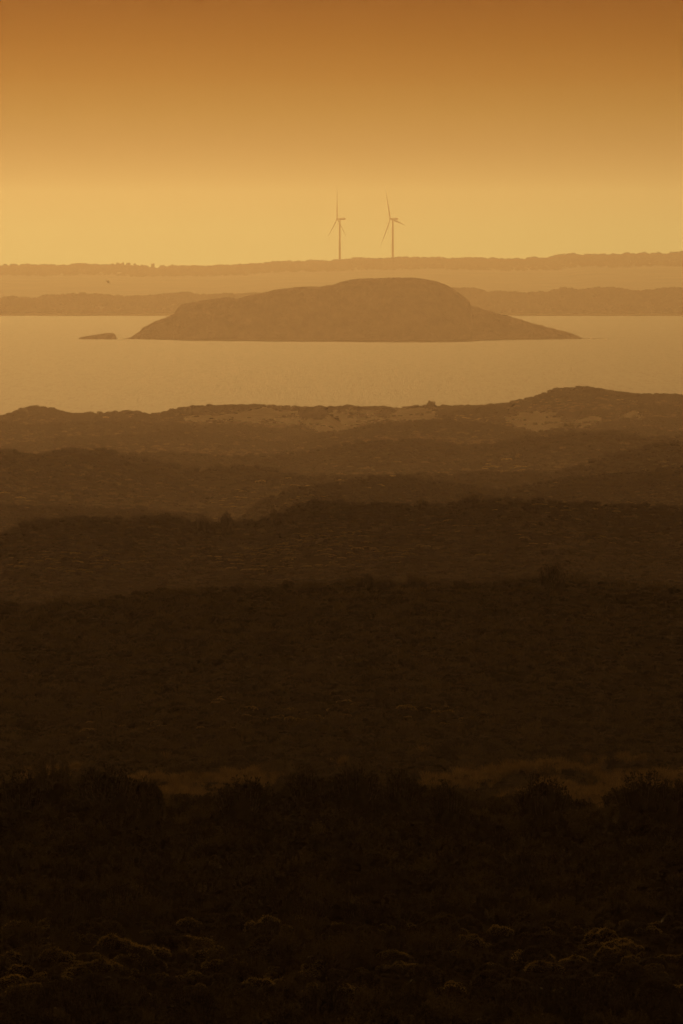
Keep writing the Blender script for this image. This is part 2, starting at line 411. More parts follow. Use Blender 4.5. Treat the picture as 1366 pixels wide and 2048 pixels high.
# ------------------------------------------------------------------ island and islet
def island(name, D, crest, base_y, half_depth, seed, rough=1.0, notch=None):
    a = np.array(crest, float)
    nx, ny = 420, 60
    px = np.linspace(a[0, 0], a[-1, 0], nx)
    x = (px - 683) * S * D
    zc = np.maximum(H - (np.interp(px, a[:, 0], a[:, 1]) - Y0) * S * D + DR(D), 0)
    w = half_depth * np.clip(zc / zc.max(), 0.0, 1) ** .45
    V = []
    for v in np.linspace(-1, 1, ny):
        k = (1 - abs(v) ** 2.3)
        yy = D + v * w * (1 + .25 * fbm(x / 30.0, x * 0 + 4, seed, 3))
        z = zc * k
        slab = np.abs(fbm(x / 22.0 + yy / 50, yy / 14.0, seed + 3, 4))
        z = z + rough * (2.2 * fbm(x / 16.0, yy / 16.0, seed, 5) - 2.6 * np.clip(.16 - slab, 0, 1) / .16) * np.clip(zc / 6, 0, 1) * min(1, abs(v) * 3) * (1 - abs(v) ** 8)
        z = z + rough * .9 * fbm(x / 2.6, yy / 2.6, seed + 8, 3) * np.clip(zc / 4, 0, 1) * (1 - abs(v) ** 8)
        # low scrub bumps on the rounded top
        z = z - .8 * (abs(v) == 1) - DR(D)
        V.append(np.stack([x, yy, z], -1))
    V = np.array(V).reshape(-1, 3)
    return mesh_from(name, V, grid_faces(ny, nx), [M_ROCK], smooth=True), px, zc
DI = 7660.0
ISL = [(242,680),(262,674),(282,660),(283,656),(300,648),(318,640),(350,627),(352,620),(360,612),(362,609),(400,602),(440,596),(452,595),(474,598),(500,591),(550,580),(600,574),(632,573),(640,574),(665,570),(690,562),(720,558),(760,557),(800,556),(830,556.5),(850,559),(870,563),(890,569),(905,577),(925,592),(938,602),(941,611),(960,616),(1000,628),(1040,639),(1080,650),(1120,661),(1140,666),(1154,671),(1172,680)]
isl_me, _, _ = island('island', DI, ISL, 678, 62, 21)
tag(link('island', isl_me), 'large dark rocky island with a steep rounded right shoulder rising from the sea', 'island', kind='structure')
ISLET = [(154,680),(160,675),(175,672),(200,668),(215,665.5),(226,666),(231,669),(233,675),(234,680)]
ist_me, _, _ = island('islet', 7640.0, ISLET, 678, 7, 33, rough=.3)
tag(link('islet', ist_me), 'small flat rock islet off the left tip of the large island', 'rock', kind='structure')
# white wash in the gap and off the right point
def wash(x0, x1, D, d, seed):
    xx = np.linspace((x0 - 683) * S * D, (x1 - 683) * S * D, 60)
    tt = np.linspace(0, 1, 60); e = np.sin(np.pi * tt) ** .5
    Vv = []
    for dy, hgt in ((-1, 0), (0, 1), (1, 0)):
        Vv.append(np.stack([xx, D + dy * d * e + 2 * fbm(xx / 6, xx * 0, seed, 3), .02 - DR(D) + hgt * (.25 + .5 * np.abs(fbm(xx / 3, xx * 0 + 3, seed, 3))) * e], -1))
    tag(link('surf', mesh_from('wash', np.concatenate(Vv), grid_faces(3, 60), [M_FOAM], smooth=True)), kind='stuff')
wash(233, 262, 7625, 2.0, 3); wash(1145, 1215, 7650, 2.5, 4)

# ------------------------------------------------------------------ plants
def leaves_at(P, Nrm, size, asp, jit):
    """one folded-quad leaf for each point, turned roughly outwards"""
    n = len(P)
    d = Nrm + jit * rng.normal(size=(n, 3)); d /= np.linalg.norm(d, axis=1)[:, None] + 1e-9
    r = rng.normal(size=(n, 3)); u = np.cross(d, r); u /= np.linalg.norm(u, axis=1)[:, None] + 1e-9
    s = size * rng.uniform(.6, 1.4, n)[:, None]
    a = P - u * s * asp * .5; b = P + d * s * .45 + u * s * .0; 
    q = np.stack([P - d * s * .1, P + d * s * .4 + u * s * asp, P + d * s, P + d * s * .4 - u * s * asp], 1)
    return q.reshape(-1, 3), np.arange(n * 4).reshape(-1, 4)

def blob(c, r, sub_noise, seed, seg=9, ring=6):
    th = np.linspace(0, math.pi * .62, ring); ph = np.linspace(0, 2 * math.pi, seg, endpoint=False)
    V = []
    for t in th:
        for p in ph:
            V.append((math.sin(t) * math.cos(p), math.sin(t) * math.sin(p), math.cos(t)))
    V = np.array(V); k = 1 + sub_noise * fbm(V[:, 0] * 3 + seed, V[:, 1] * 3 + V[:, 2] * 2, seed, 3)
    V = V * k[:, None] * r + c
    F = []
    for i in range(ring - 1):
        for j in range(seg):
            F.append((i * seg + j, i * seg + (j + 1) % seg, (i + 1) * seg + (j + 1) % seg, (i + 1) * seg + j))
    return V, np.array(F)[:, ::-1]

def build_foliage(name, parts, m):
    """parts: (V, F, material index); index 0 leaves, 1 core"""
    Vs, Fs, Ms, o = [], [], [], 0
    for V, F, k in parts:
        Vs.append(V); Fs.append(F + o); Ms.append(np.full(len(F), k)); o += len(V)
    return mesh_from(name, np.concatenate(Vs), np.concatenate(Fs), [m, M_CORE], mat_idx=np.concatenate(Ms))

def cushion_mesh(seed, m, n=2200, lobes=9, flat=.62, leaf=.035):
    """dense rounded shrub of many small tight lobes, about 1 m across"""
    r_ = np.random.default_rng(seed); parts = []
    cs = []
    for k in range(lobes):
        a = r_.uniform(0, 2 * math.pi); d = math.sqrt(r_.uniform(0, 1)) * .34
        rad = r_.uniform(.14, .24)
        cs.append((np.array([d * math.cos(a), d * math.sin(a), (flat - rad) * (1 - (d / .5) ** 2) * r_.uniform(.8, 1.05)]), rad))
    for k, (c, rad) in enumerate(cs):
        Vb, Fb = blob(c, rad * .86, .35, seed + k, 8, 5); parts.append((Vb, Fb, 1))
        # skirt down to the ground
        nn = n // lobes
        th = np.arccos(r_.uniform(-.25, 1, nn)); ph = r_.uniform(0, 2 * math.pi, nn)
        N_ = np.stack([np.sin(th) * np.cos(ph), np.sin(th) * np.sin(ph), np.cos(th)], 1)
        R = rad * (1 + .10 * fbm(ph * 2, th * 3 + k, seed + k, 3))
        P = c + N_ * R[:, None] * r_.uniform(.8, 1.02, nn)[:, None]
        Vq, Fq = leaves_at(P, N_ + np.array([0, 0, .35]), leaf, .28, .45); parts.append((Vq, Fq, 0))
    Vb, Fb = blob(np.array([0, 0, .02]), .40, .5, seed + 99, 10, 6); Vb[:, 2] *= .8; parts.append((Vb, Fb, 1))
    return build_foliage('foliage', parts, m)

def tube(p0, p1, r0, r1, k=4):
    p0 = np.array(p0, float); p1 = np.array(p1, float); d = p1 - p0; d /= np.linalg.norm(d) + 1e-9
    u = np.cross(d, [.3, .2, .9]); u /= np.linalg.norm(u) + 1e-9; v = np.cross(d, u)
    a = np.linspace(0, 2 * math.pi, k, endpoint=False)
    ring = np.cos(a)[:, None] * u + np.sin(a)[:, None] * v
    V = np.concatenate([p0 + ring * r0, p1 + ring * r1])
    F = np.array([(i, (i + 1) % k, k + (i + 1) % k, k + i) for i in range(k)])
    return V, F

def upright_mesh(seed, m, stems=34, spread=.5, height=1.0, per=46, leaf=.045, dense=.5):
    """bushy shrub of ascending feathery branches; returns foliage mesh and stem mesh"""
    r_ = np.random.default_rng(seed); fol = []; st = []; 
    for k in range(stems):
        a = r_.uniform(0, 2 * math.pi); d = math.sqrt(r_.uniform(0, 1)) * spread
        top = np.array([d * math.cos(a), d * math.sin(a), height * (1 - .35 * (d / spread) ** 2) * r_.uniform(.72, 1.08)])
        base = np.array([top[0] * .12, top[1] * .12, 0.0]); mid = (base + top) / 2 + np.array([top[0] * .25, top[1] * .25, 0])
        pts = [base, mid, top]
        V1_, F1_ = tube(base, mid, .014, .009); V2_, F2_ = tube(mid, top, .009, .003)
        st += [(V1_, F1_), (V2_, F2_)]
        t = r_.uniform(.28, 1.0, per) ** .8
        P = np.where(t[:, None] < .5, base + (mid - base) * (t[:, None] * 2), mid + (top - mid) * ((t[:, None] - .5) * 2))
        off = r_.normal(size=(per, 3)); off /= np.linalg.norm(off, axis=1)[:, None]
        P = P + off * (.075 * (1.25 - t))[:, None] * r_.uniform(.2, 1.3, per)[:, None]
        Nn = off * .8 + (top - base) / np.linalg.norm(top - base)
        Vq, Fq = leaves_at(P, Nn, leaf, .20, .3); fol.append((Vq, Fq, 0))
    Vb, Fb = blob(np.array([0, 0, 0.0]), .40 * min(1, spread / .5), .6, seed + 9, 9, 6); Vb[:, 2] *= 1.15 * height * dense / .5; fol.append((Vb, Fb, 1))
    sV, sF, o = [], [], 0
    for V, F in st: sV.append(V); sF.append(F + o); o += len(V)
    return build_foliage('foliage', fol, m), mesh_from('stem', np.concatenate(sV), np.concatenate(sF), [M_BARK])

def short_stems(seed, n=7, r=.25, h=.35):
    r_ = np.random.default_rng(seed); sV, sF, o = [], [], 0
    for k in range(n):
        a = r_.uniform(0, 2 * math.pi); d = r_.uniform(.3, 1) * r
        V, F = tube((d * .3 * math.cos(a), d * .3 * math.sin(a), -.03), (d * math.cos(a), d * math.sin(a), h), .016, .006)
        sV.append(V); sF.append(F + o); o += len(V)
    return mesh_from('stem', np.concatenate(sV), np.concatenate(sF), [M_BARK])

def grass_mesh(seed, n=160, h=.6):
    r_ = np.random.default_rng(seed)
    a = r_.uniform(0, 2 * math.pi, n); d = np.sqrt(r_.uniform(0, 1, n)) * .12
    b = np.stack([d * np.cos(a), d * np.sin(a), np.zeros(n)], 1)
    lean = r_.uniform(.1, .75, n); hh = h * r_.uniform(.5, 1.1, n)
    mid = b + np.stack([np.cos(a) * lean * hh * .35, np.sin(a) * lean * hh * .35, hh * .6], 1)
    top = b + np.stack([np.cos(a) * lean * hh, np.sin(a) * lean * hh, hh], 1)
    w = np.stack([-np.sin(a), np.cos(a), 0 * a], 1) * .006
    V = np.stack([b - w, b + w, mid + w, mid - w, top + w * .3, top - w * .3], 1).reshape(-1, 3)
    o = np.arange(n)[:, None] * 6
    F = np.concatenate([o + np.array([0, 1, 2, 3]), o + np.array([3, 2, 4, 5])])
    return mesh_from('blades', V, F, [M_STRAW])

KINDS = {}
KINDS['cushion'] = [(cushion_mesh(100 + k, M_LEAF if k % 2 else M_LEAF_GREY, lobes=8 + 2 * k, flat=.5 + .06 * k), short_stems(200 + k)) for k in range(4)]
KINDS['gold'] = [(cushion_mesh(150 + k, M_LEAF_SUNLIT, lobes=9 + 2 * k, flat=.55), short_stems(250 + k)) for k in range(2)]  # domed shrubs whose leaf colour stands for sunlight
KINDS['upright'] = [upright_mesh(300 + k, M_LEAF, stems=30 + 5 * k, spread=.42 + .06 * k, height=.95) for k in range(4)]
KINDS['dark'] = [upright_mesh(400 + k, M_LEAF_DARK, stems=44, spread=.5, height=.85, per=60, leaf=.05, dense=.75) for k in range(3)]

CAT = {'cushion': 'shrub', 'upright': 'shrub', 'dark': 'shrub'}
NAME = {'cushion': 'cushion_shrub', 'upright': 'feathery_shrub', 'dark': 'dense_shrub', 'gold': 'sunlit_tone_shrub'}
def shrub(kind, var, loc, sxy, sz, rz, label, group=None, name=None):
    fm, sm = KINDS[kind][var % len(KINDS[kind])]
    r = bpy.data.objects.new(name or NAME[kind], None); COL.objects.link(r)
    r.empty_display_size = .1
    r.location = loc; r.rotation_euler = (0, 0, rz); r.scale = (sxy, sxy, sz)
    f = link('foliage', fm, r); s = link('stem', sm, r)
    tag(r, label, 'shrub', group)
    return f

def at_px(px, py, D):
    return ((px - 683) * S * D, D, H - (py - Y0) * S * D)
def tz(x, y): return float(terrain(np.array([x]), np.array([y]))[0])

# --- individual plants that stand out in the photograph
def special(kind, var, px, top_y, D, w_px, label, name=None, squash=None):
    if top_y > 1700:               # on the open slope: stand it where its sight line meets the ground
        hh = .55 * w_px * S * 120
        DD = np.arange(105.0, 190.0, .5)
        gap = H - (top_y - Y0) * S * DD - hh - terrain((px - 683) * S * DD, DD)
        D = float(DD[np.argmax(gap < 0)])
    x = (px - 683) * S * D; g = tz(x, D)
    top = H - (top_y - Y0) * S * D
    unit_h = .6 if kind in ('cushion', 'gold') else .95
    sxy = w_px * S * D / (1.0 if kind not in ('cushion', 'gold') else .95)
    hgt = max(top - g + .04, .35 * sxy * unit_h)
    shrub(kind, var, (x, D, g - .04), sxy, hgt / unit_h, random.uniform(0, 6.28), label, name=name)
    taken.append((x, D, sxy * .45))
taken = []
# skyline of the nearest crest, left to right
special('upright', 0, 105, 1500, 198, 90, 'tall spiky-topped shrub at the left end of the dark foreground crest')
special('dark', 0, 215, 1513, 196, 130, 'broad dense round-topped shrub on the foreground crest, left of the dip')
special('dark', 1, 45, 1524, 196, 90, 'dense low shrub at the extreme left edge of the foreground crest')
special('cushion', 1, 290, 1541, 194, 80, 'rounded dense shrub sloping off the right side of the broad crest shrub')
special('dark', 2, 490, 1541, 196, 120, 'low flat-topped shrub on the crest right of the dip, before the tall group')
special('dark', 1, 612, 1518, 197, 84, 'left shrub of the tall bushy pair on the middle of the foreground crest')
special('dark', 2, 712, 1512, 196, 96, 'right and tallest shrub of the bushy pair on the middle of the crest')
special('dark', 0, 800, 1520, 197, 76, 'small bushy shrub right of the tallest middle crest shrub')
special('dark', 0, 893, 1546, 196, 70, 'small dark round shrub low on the crest, right of centre')
special('dark', 2, 1085, 1538, 197, 110, 'ragged-topped shrub on the crest above the right-hand slope')
special('dark', 1, 1285, 1528, 196, 120, 'wide ragged-topped shrub on the crest near the right edge')
special('dark', 1, 1345, 1545, 195, 80, 'dark dense shrub at the extreme right end of the foreground crest')
# sunlit cushions in the bottom of the picture
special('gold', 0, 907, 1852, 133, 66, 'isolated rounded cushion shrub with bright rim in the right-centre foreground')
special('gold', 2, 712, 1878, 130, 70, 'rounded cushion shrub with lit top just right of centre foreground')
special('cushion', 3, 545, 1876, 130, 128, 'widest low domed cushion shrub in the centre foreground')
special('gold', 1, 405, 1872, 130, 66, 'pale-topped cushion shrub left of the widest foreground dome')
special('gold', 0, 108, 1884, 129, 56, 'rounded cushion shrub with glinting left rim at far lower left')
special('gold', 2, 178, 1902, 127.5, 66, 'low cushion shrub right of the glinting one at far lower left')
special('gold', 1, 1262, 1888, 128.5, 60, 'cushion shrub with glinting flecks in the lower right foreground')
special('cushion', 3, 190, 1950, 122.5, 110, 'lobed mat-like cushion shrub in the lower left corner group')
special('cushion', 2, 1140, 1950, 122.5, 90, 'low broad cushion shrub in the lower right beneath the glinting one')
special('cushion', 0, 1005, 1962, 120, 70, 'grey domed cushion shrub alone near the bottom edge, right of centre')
# lone bushes on the farther crests
special('dark', 2, 1106, 1119, 437, 62, 'largest domed bush on the second crest, right of centre')
special('dark', 1, 736, 1143, 438, 26, 'small round bush on the second crest at picture centre')
special('upright', 1, 822, 1142, 438, 34, 'twin-topped bush on the second crest right of centre')
special('dark', 0, 454, 1016, 798, 26, 'small dark blocky bush in the saddle of the third crest')
special('dark', 1, 403, 1022, 798, 22, 'smaller dark bush just left of the blocky bush in the saddle')
special('upright', 3, 547, 1008, 798, 12, 'single thin upright bush on the rising third crest')
special('upright', 0, 840, 988, 799, 10, 'tiny mushroom-shaped bush alone on the flat third crest')
special('upright', 2, 945, 986, 798, 46, 'spreading twiggy bush on the third crest right of centre')
special('dark', 0, 895, 826, 2892, 30, 'leafy bush rising above the dark dune ridge before the white sand')
special('dark', 2, 862, 799, 3672, 20, 'small dome-shaped bush on the last dune against the water')

# --- the rest of the heath: sample plants, keep the largest-looking as objects, the others as one mass
def scatter(y0, y1, n, dmin, dmax, margin=.038):
    u = rng.uniform(0, 1, n); y = np.sqrt(y0 ** 2 + u * (y1 ** 2 - y0 ** 2))
    x = rng.uniform(-1, 1, n) * (y * margin + 1.5)
    d = dmin + (dmax - dmin) * rng.beta(1.3, 3.2, n)
    z = terrain(x, y)
    return x, y, z, d
def free(x, y):
    m = np.ones(len(x), bool)
    for (a, b, r) in taken: m &= ((x - a) ** 2 + (y - b) ** 2) > r * r
    return m

PROTO = {}
def collect_protos():
    lst = []
    for kind in ('cushion', 'upright', 'dark', 'gold'):
        for k in range(len(KINDS[kind])):
            me = KINDS[kind][k][0]
            lst.append(next(o for o in sc.objects if o.name.startswith('foliage') and o.data == me))
    return lst
PLIST = collect_protos()          # order: 4 cushion, 4 upright, 3 dark

def instancer(name, x, y, z, sx, sz, rz, pick, protos, label=None):
    me = bpy.data.meshes.new(name)
    me.vertices.add(len(x)); me.vertices.foreach_set('co', np.stack([x, y, z], 1).astype(np.float32).ravel())
    def A(n_, typ, v, key='value'):
        at_ = me.attributes.new(n_, typ, 'POINT'); at_.data.foreach_set(key, np.asarray(v).ravel())
    A('scl', 'FLOAT_VECTOR', np.stack([sx, sx, sz], 1).astype(np.float32), 'vector')
    A('rot', 'FLOAT_VECTOR', np.stack([0 * rz, 0 * rz, rz], 1).astype(np.float32), 'vector')
    A('pick', 'INT', pick.astype(np.int32))
    o = link(name, me)
    g = bpy.data.node_groups.new(name, 'GeometryNodeTree')
    g.interface.new_socket('Geometry', in_out='INPUT', socket_type='NodeSocketGeometry')
    g.interface.new_socket('Geometry', in_out='OUTPUT', socket_type='NodeSocketGeometry')
    gi = g.nodes.new('NodeGroupInput'); go = g.nodes.new('NodeGroupOutput')
    iop = g.nodes.new('GeometryNodeInstanceOnPoints'); jn = g.nodes.new('GeometryNodeJoinGeometry')
    for p in reversed(protos):
        oi = g.nodes.new('GeometryNodeObjectInfo'); oi.inputs['Object'].default_value = p
        oi.inputs['As Instance'].default_value = True; oi.transform_space = 'ORIGINAL'
        g.links.new(oi.outputs['Geometry'], jn.inputs[0])
    def NA(n_, typ):
        q = g.nodes.new('GeometryNodeInputNamedAttribute'); q.data_type = typ; q.inputs['Name'].default_value = n_
        return q.outputs['Attribute']
    g.links.new(gi.outputs[0], iop.inputs['Points']); g.links.new(jn.outputs[0], iop.inputs['Instance'])
    iop.inputs['Pick Instance'].default_value = True
    g.links.new(NA('pick', 'INT'), iop.inputs['Instance Index'])
    g.links.new(NA('rot', 'FLOAT_VECTOR'), iop.inputs['Rotation']); g.links.new(NA('scl', 'FLOAT_VECTOR'), iop.inputs['Scale'])
    g.links.new(iop.outputs[0], go.inputs[0])
    md = o.modifiers.new('scatter', 'NODES'); md.node_group = g
    tag(o, kind='stuff')
    return o

# nearest slope
x, y, z, d = scatter(106, 206, 5200, .22, .85)
m = free(x, y); x, y, z, d = x[m], y[m], z[m], d[m]
cl = fbm(x / 5.0, y / 12.0, 60, 3)
px_ = 683 + x / y / S; py_ = Y0 + (H - z) / y / S
low = (py_ > 1850) & (py_ < 2010)
kind_i = np.where(low & (cl > -.25), 0, np.where(cl > .15, 2, 1))       # 0 cushion 1 upright 2 dark
kind_i = np.where(rng.uniform(size=len(x)) < .12, rng.integers(0, 3, len(x)), kind_i)
kind_i = np.where(low & (rng.uniform(size=len(x)) < .35), 3, kind_i)
kind_i = np.where(~low & (rng.uniform(size=len(x)) < .6), 2, kind_i)  # extra dark leaves carry the shade of the near slope
var = rng.integers(0, 4, len(x))
sx = d.copy(); sz = d * rng.uniform(.7, 1.05, len(x))
crest = (y > 182); sz = np.where(crest, np.minimum(sz, .36), sz)
big = d / y
inframe = (px_ > 0) & (px_ < 1366) & (py_ < 2048)
order = np.argsort(-np.where(inframe, big, 0))
pickset = order[:262]
ksn = ['cushion', 'upright', 'dark', 'gold']
desc = {'cushion': 'low rounded cushion shrub', 'upright': 'feathery upright heath shrub', 'dark': 'dense almost black shrub', 'gold': 'rounded shrub with golden sunlit rim'}
def zone(px, py):
    h = ('far left', 'left', 'centre', 'right', 'far right')[min(4, max(0, int(px // 274)))]
    v = ('just below the crest', 'high on the slope', 'halfway down the slope', 'among the lit cushions', 'at the bottom edge')[0 if py < 1660 else 1 if py < 1760 else 2 if py < 1850 else 3 if py < 1960 else 4]
    return f'{v}, {h} foreground'
for i in pickset:
    k = ksn[kind_i[i]]; zn = zone(px_[i], py_[i])
    size = 'small' if sx[i] < .52 else 'mid-sized' if sx[i] < .62 else 'wide'
    shrub(k, int(var[i]), (x[i], y[i], z[i] - .03), sx[i], sz[i], rng.uniform(0, 6.28), f'{size} {desc[k]} {zn}', f'{NAME[k].replace("_", " ")}s {zn}')
rest = np.ones(len(x), bool); rest[pickset] = False
def pick_of(kind_i, var):
    return np.where(kind_i == 0, var % 4, np.where(kind_i == 1, 4 + var % 4, np.where(kind_i == 2, 8 + var % 3, 11 + var % 2)))
instancer('foreground_heath', x[rest], y[rest], z[rest] - .03, sx[rest], sz[rest], rng.uniform(0, 6.28, rest.sum()), pick_of(kind_i, var)[rest], PLIST)

# small ground cover between them
x, y, z, d = scatter(106, 206, 9000, .12, .28)
instancer('ground_cover', x, y, z - .02, d, d * .9, rng.uniform(0, 6.28, len(x)), rng.integers(0, 11, len(x)), PLIST)

LIT_PATCHES = [(150, 1120, 260, 36), (620, 1110, 200, 16), (1250, 1080, 160, 16), (80, 1010, 150, 16), (560, 1000, 110, 26), (700, 965, 160, 14), (1050, 965, 80, 14), (260, 830, 200, 10), (1250, 1010, 130, 10), (900, 1245, 250, 40)]  # sunlit stretches of heath, drawn by the brighter leaf colour
# middle distance and far heath
def heath(name, y0, y1, n, dmin, dmax, hk, dark):
    x, y, z, d = scatter(y0, y1, n, dmin, dmax)
    m = free(x, y) & (~sand_mask(x, y, z, 0) | ((fbm(x / 8, y / 16, 55, 3) > .22) & (rng.uniform(size=len(x)) < .5))) & (z > .3)
    dens = fbm(x / (9 + y * .008), y / (22 + y * .02), 64, 3)
    m &= (dens > -.55) | (rng.uniform(size=len(x)) < .6)
    x, y, z, d, dens = x[m], y[m], z[m], d[m], dens[m]
    d = d * (1 + .35 * dens)
    gap = crest_gap(x, y)         # mist and light of the hollows put into leaf colour, darker towards crests
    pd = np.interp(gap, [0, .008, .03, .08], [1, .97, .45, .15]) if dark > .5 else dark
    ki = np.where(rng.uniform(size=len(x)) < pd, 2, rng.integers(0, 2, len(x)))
    px = 683 + x / y / S; py = Y0 + (H - z) / y / S
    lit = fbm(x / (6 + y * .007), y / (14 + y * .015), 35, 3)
    for cx, cy, rx, ry in LIT_PATCHES: lit = lit + .55 * np.exp(-((px - cx) / rx) ** 2 - ((py - cy) / ry) ** 2)
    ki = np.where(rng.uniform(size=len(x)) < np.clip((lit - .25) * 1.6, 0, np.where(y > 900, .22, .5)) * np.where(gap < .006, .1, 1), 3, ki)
    v = rng.integers(0, 4, len(x))
    instancer(name, x, y, z - .05 * d, d, d * hk * rng.uniform(.6, 1.05, len(x)), rng.uniform(0, 6.28, len(x)), pick_of(ki, v), PLIST)
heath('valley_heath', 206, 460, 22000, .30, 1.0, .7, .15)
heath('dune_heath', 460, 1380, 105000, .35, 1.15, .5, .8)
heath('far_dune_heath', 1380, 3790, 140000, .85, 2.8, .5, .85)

# straw-coloured grass in the first valley and thinly through the foreground
gm = [grass_mesh(500 + k) for k in range(3)]
g_objs = []
for k, (gpx, D, txt) in enumerate([(330, 352.0, 'pale straw grass tuft at the valley edge, behind the dip in the foreground crest'),
                                   (845, 350.0, 'pale straw grass tuft at the valley edge, behind the middle crest shrubs'),
                                   (1175, 345.0, 'pale straw grass tuft at the valley edge, behind the right-hand crest shrubs')]):
    gx_ = (gpx - 683) * S * D
    o = link('grass_tuft', gm[k]); o.location = (gx_, D, tz(gx_, D)); o.scale = (.6, .6, .6)
    tag(o, txt, 'grass', 'grass tufts in the first valley'); g_objs.append(o)
x, y, z, d = scatter(312, 362, 12000, .35, .75)
m = (fbm(x / 3, y / 5, 71, 3) + (338 - y) / 50 > .22)
instancer('valley_grass', x[m], y[m], z[m], d[m], d[m], rng.uniform(0, 6.28, m.sum()), rng.integers(0, 3, m.sum()), g_objs)

# ------------------------------------------------------------------ woodland on the far shore
def tree_meshes(seed):
    r_ = np.random.default_rng(seed); parts = []
    for k in range(7):
        a = r_.uniform(0, 6.28); dd = r_.uniform(0, .32); rad = r_.uniform(.16, .28)
        c = np.array([dd * math.cos(a), dd * math.sin(a), r_.uniform(.5, .82)])
        nn = 130; th = np.arccos(r_.uniform(-1, 1, nn)); ph = r_.uniform(0, 6.28, nn)
        N_ = np.stack([np.sin(th) * np.cos(ph), np.sin(th) * np.sin(ph), np.cos(th)], 1)
        Vq, Fq = leaves_at(c + N_ * rad * r_.uniform(.5, 1, nn)[:, None], N_, .09, .35, .6); parts.append((Vq, Fq, 0))
    crown = build_foliage('crown', parts, M_FAR_LEAF)
    sV, sF, o = [], [], 0
    for p0, p1, a, b in [((0, 0, -.05), (.02, 0, .45), .035, .022), ((.02, 0, .4), (.2, .05, .7), .018, .008), ((.02, 0, .38), (-.18, -.08, .68), .018, .008)]:
        V, F = tube(p0, p1, a, b, 6); sV.append(V); sF.append(F + o); o += len(V)
    return crown, mesh_from('trunk', np.concatenate(sV), np.concatenate(sF), [M_BARK])
TREES = [tree_meshes(600 + k) for k in range(3)]
crowns = []
def tree(px, top, D, w, v, label, group=None):
    x = (px - 683) * S * D; zt = H - (top - Y0) * S * D
    py = np.interp(px, [p[0] for p in F2], [p[1] for p in F2]); g = H - (py - Y0) * S * 14500.0 - 4.0
    r = bpy.data.objects.new('tree', None); COL.objects.link(r); r.location = (x, D, g - .5)
    h = zt - g + .5; r.scale = (w, w, h)
    c = link('crown', TREES[v][0], r); link('trunk', TREES[v][1], r); tag(r, label, 'tree', group)
    crowns.append(c)
tree(236, 524.5, D2, 6, 0, 'leftmost rounded tree of the ragged clump on the far left skyline')
tree(246, 524, D2, 5, 1, 'tall thin-topped tree in the ragged clump on the far left skyline')
tree(257, 525.5, D2, 7, 2, 'broad tree at the right end of the ragged clump on the far left skyline')
tree(270, 526.5, D2, 5, 0, 'tree on the left of the notch in the far left skyline')
tree(284, 528.5, D2, 5, 1, 'low tree standing in the first skyline gap right of the ragged clump')
tree(306, 527, D2, 6, 2, 'umbrella-topped tree standing alone between two gaps on the far left skyline')
tree(328, 529.5, D2, 5, 0, 'small tree left of the flat-topped one on the far left skyline')
tree(345, 528, D2, 6, 1, 'flat-topped tree at the right end of the far left skyline trees')

def wood(name, D, pts, n, wmin, wmax, depth, front, veg, margin=1.35):
    a = np.array(pts, float)
    px = rng.uniform(683 - 683 * margin, 683 + 683 * margin, n)
    t = np.abs(rng.normal(0, 1, n)); yy = D + np.where(rng.uniform(size=n) < .8, -1, .35) * rng.uniform(0, 1, n) ** 1.7 * depth
    x = (px - 683) * S * D
    zc = H - (np.interp(px, a[:, 0], a[:, 1]) - Y0) * S * D - veg
    k = np.clip((yy - front) / (D - front), 0, 1) ** .8
    z = np.where(yy < D, zc * k - DR(yy) * (1 - k), zc - (yy - D) * .01)
    cl = fbm(px / 22.0, yy / 60.0, 88, 3)
    w = (wmin + (wmax - wmin) * rng.beta(1.5, 3, n)) * (1 + .5 * cl)
    hh = np.minimum(w, veg * 1.5) * rng.uniform(.6, 1.15, n)
    instancer(name, x, yy, z - 1.0, w * 1.4, hh + .6, rng.uniform(0, 6.28, n), rng.integers(0, 3, n), [crowns[0], crowns[1], crowns[2]])
wood('far_shore_woodland', D1, F1, 7000, 2.5, 7.5, 200, 10120.0, 3.0)
wood('plateau_woodland', D2, F2, 9000, 2.5, 8.0, 700, 11900.0, 4.0)
# low scrub along the back of the island
a = np.array(ISL)
n = 900; px = rng.uniform(370, 925, n); D = DI
xw = (px - 683) * S * D; zc = H - (np.interp(px, a[:, 0], a[:, 1]) - Y0) * S * D
instancer('island_scrub', xw, D + rng.uniform(-6, 6, n), zc - .35, rng.uniform(.8, 2.2, n), rng.uniform(.5, 1.1, n) * np.where((px > 700) & (px < 880), 1.3, .8), rng.uniform(0, 6.28, n), rng.integers(0, 4, n), PLIST)

# ------------------------------------------------------------------ wind turbines
def lathe(zr, k=20):
    V, F = [], []
    for (zz, r) in zr:
        for i in range(k):
            aa = 2 * math.pi * i / k; V.append((r * math.cos(aa), r * math.sin(aa), zz))
    for j in range(len(zr) - 1):
        for i in range(k): F.append((j * k + i, j * k + (i + 1) % k, (j + 1) * k + (i + 1) % k, (j + 1) * k + i))
    return np.array(V), np.array(F)

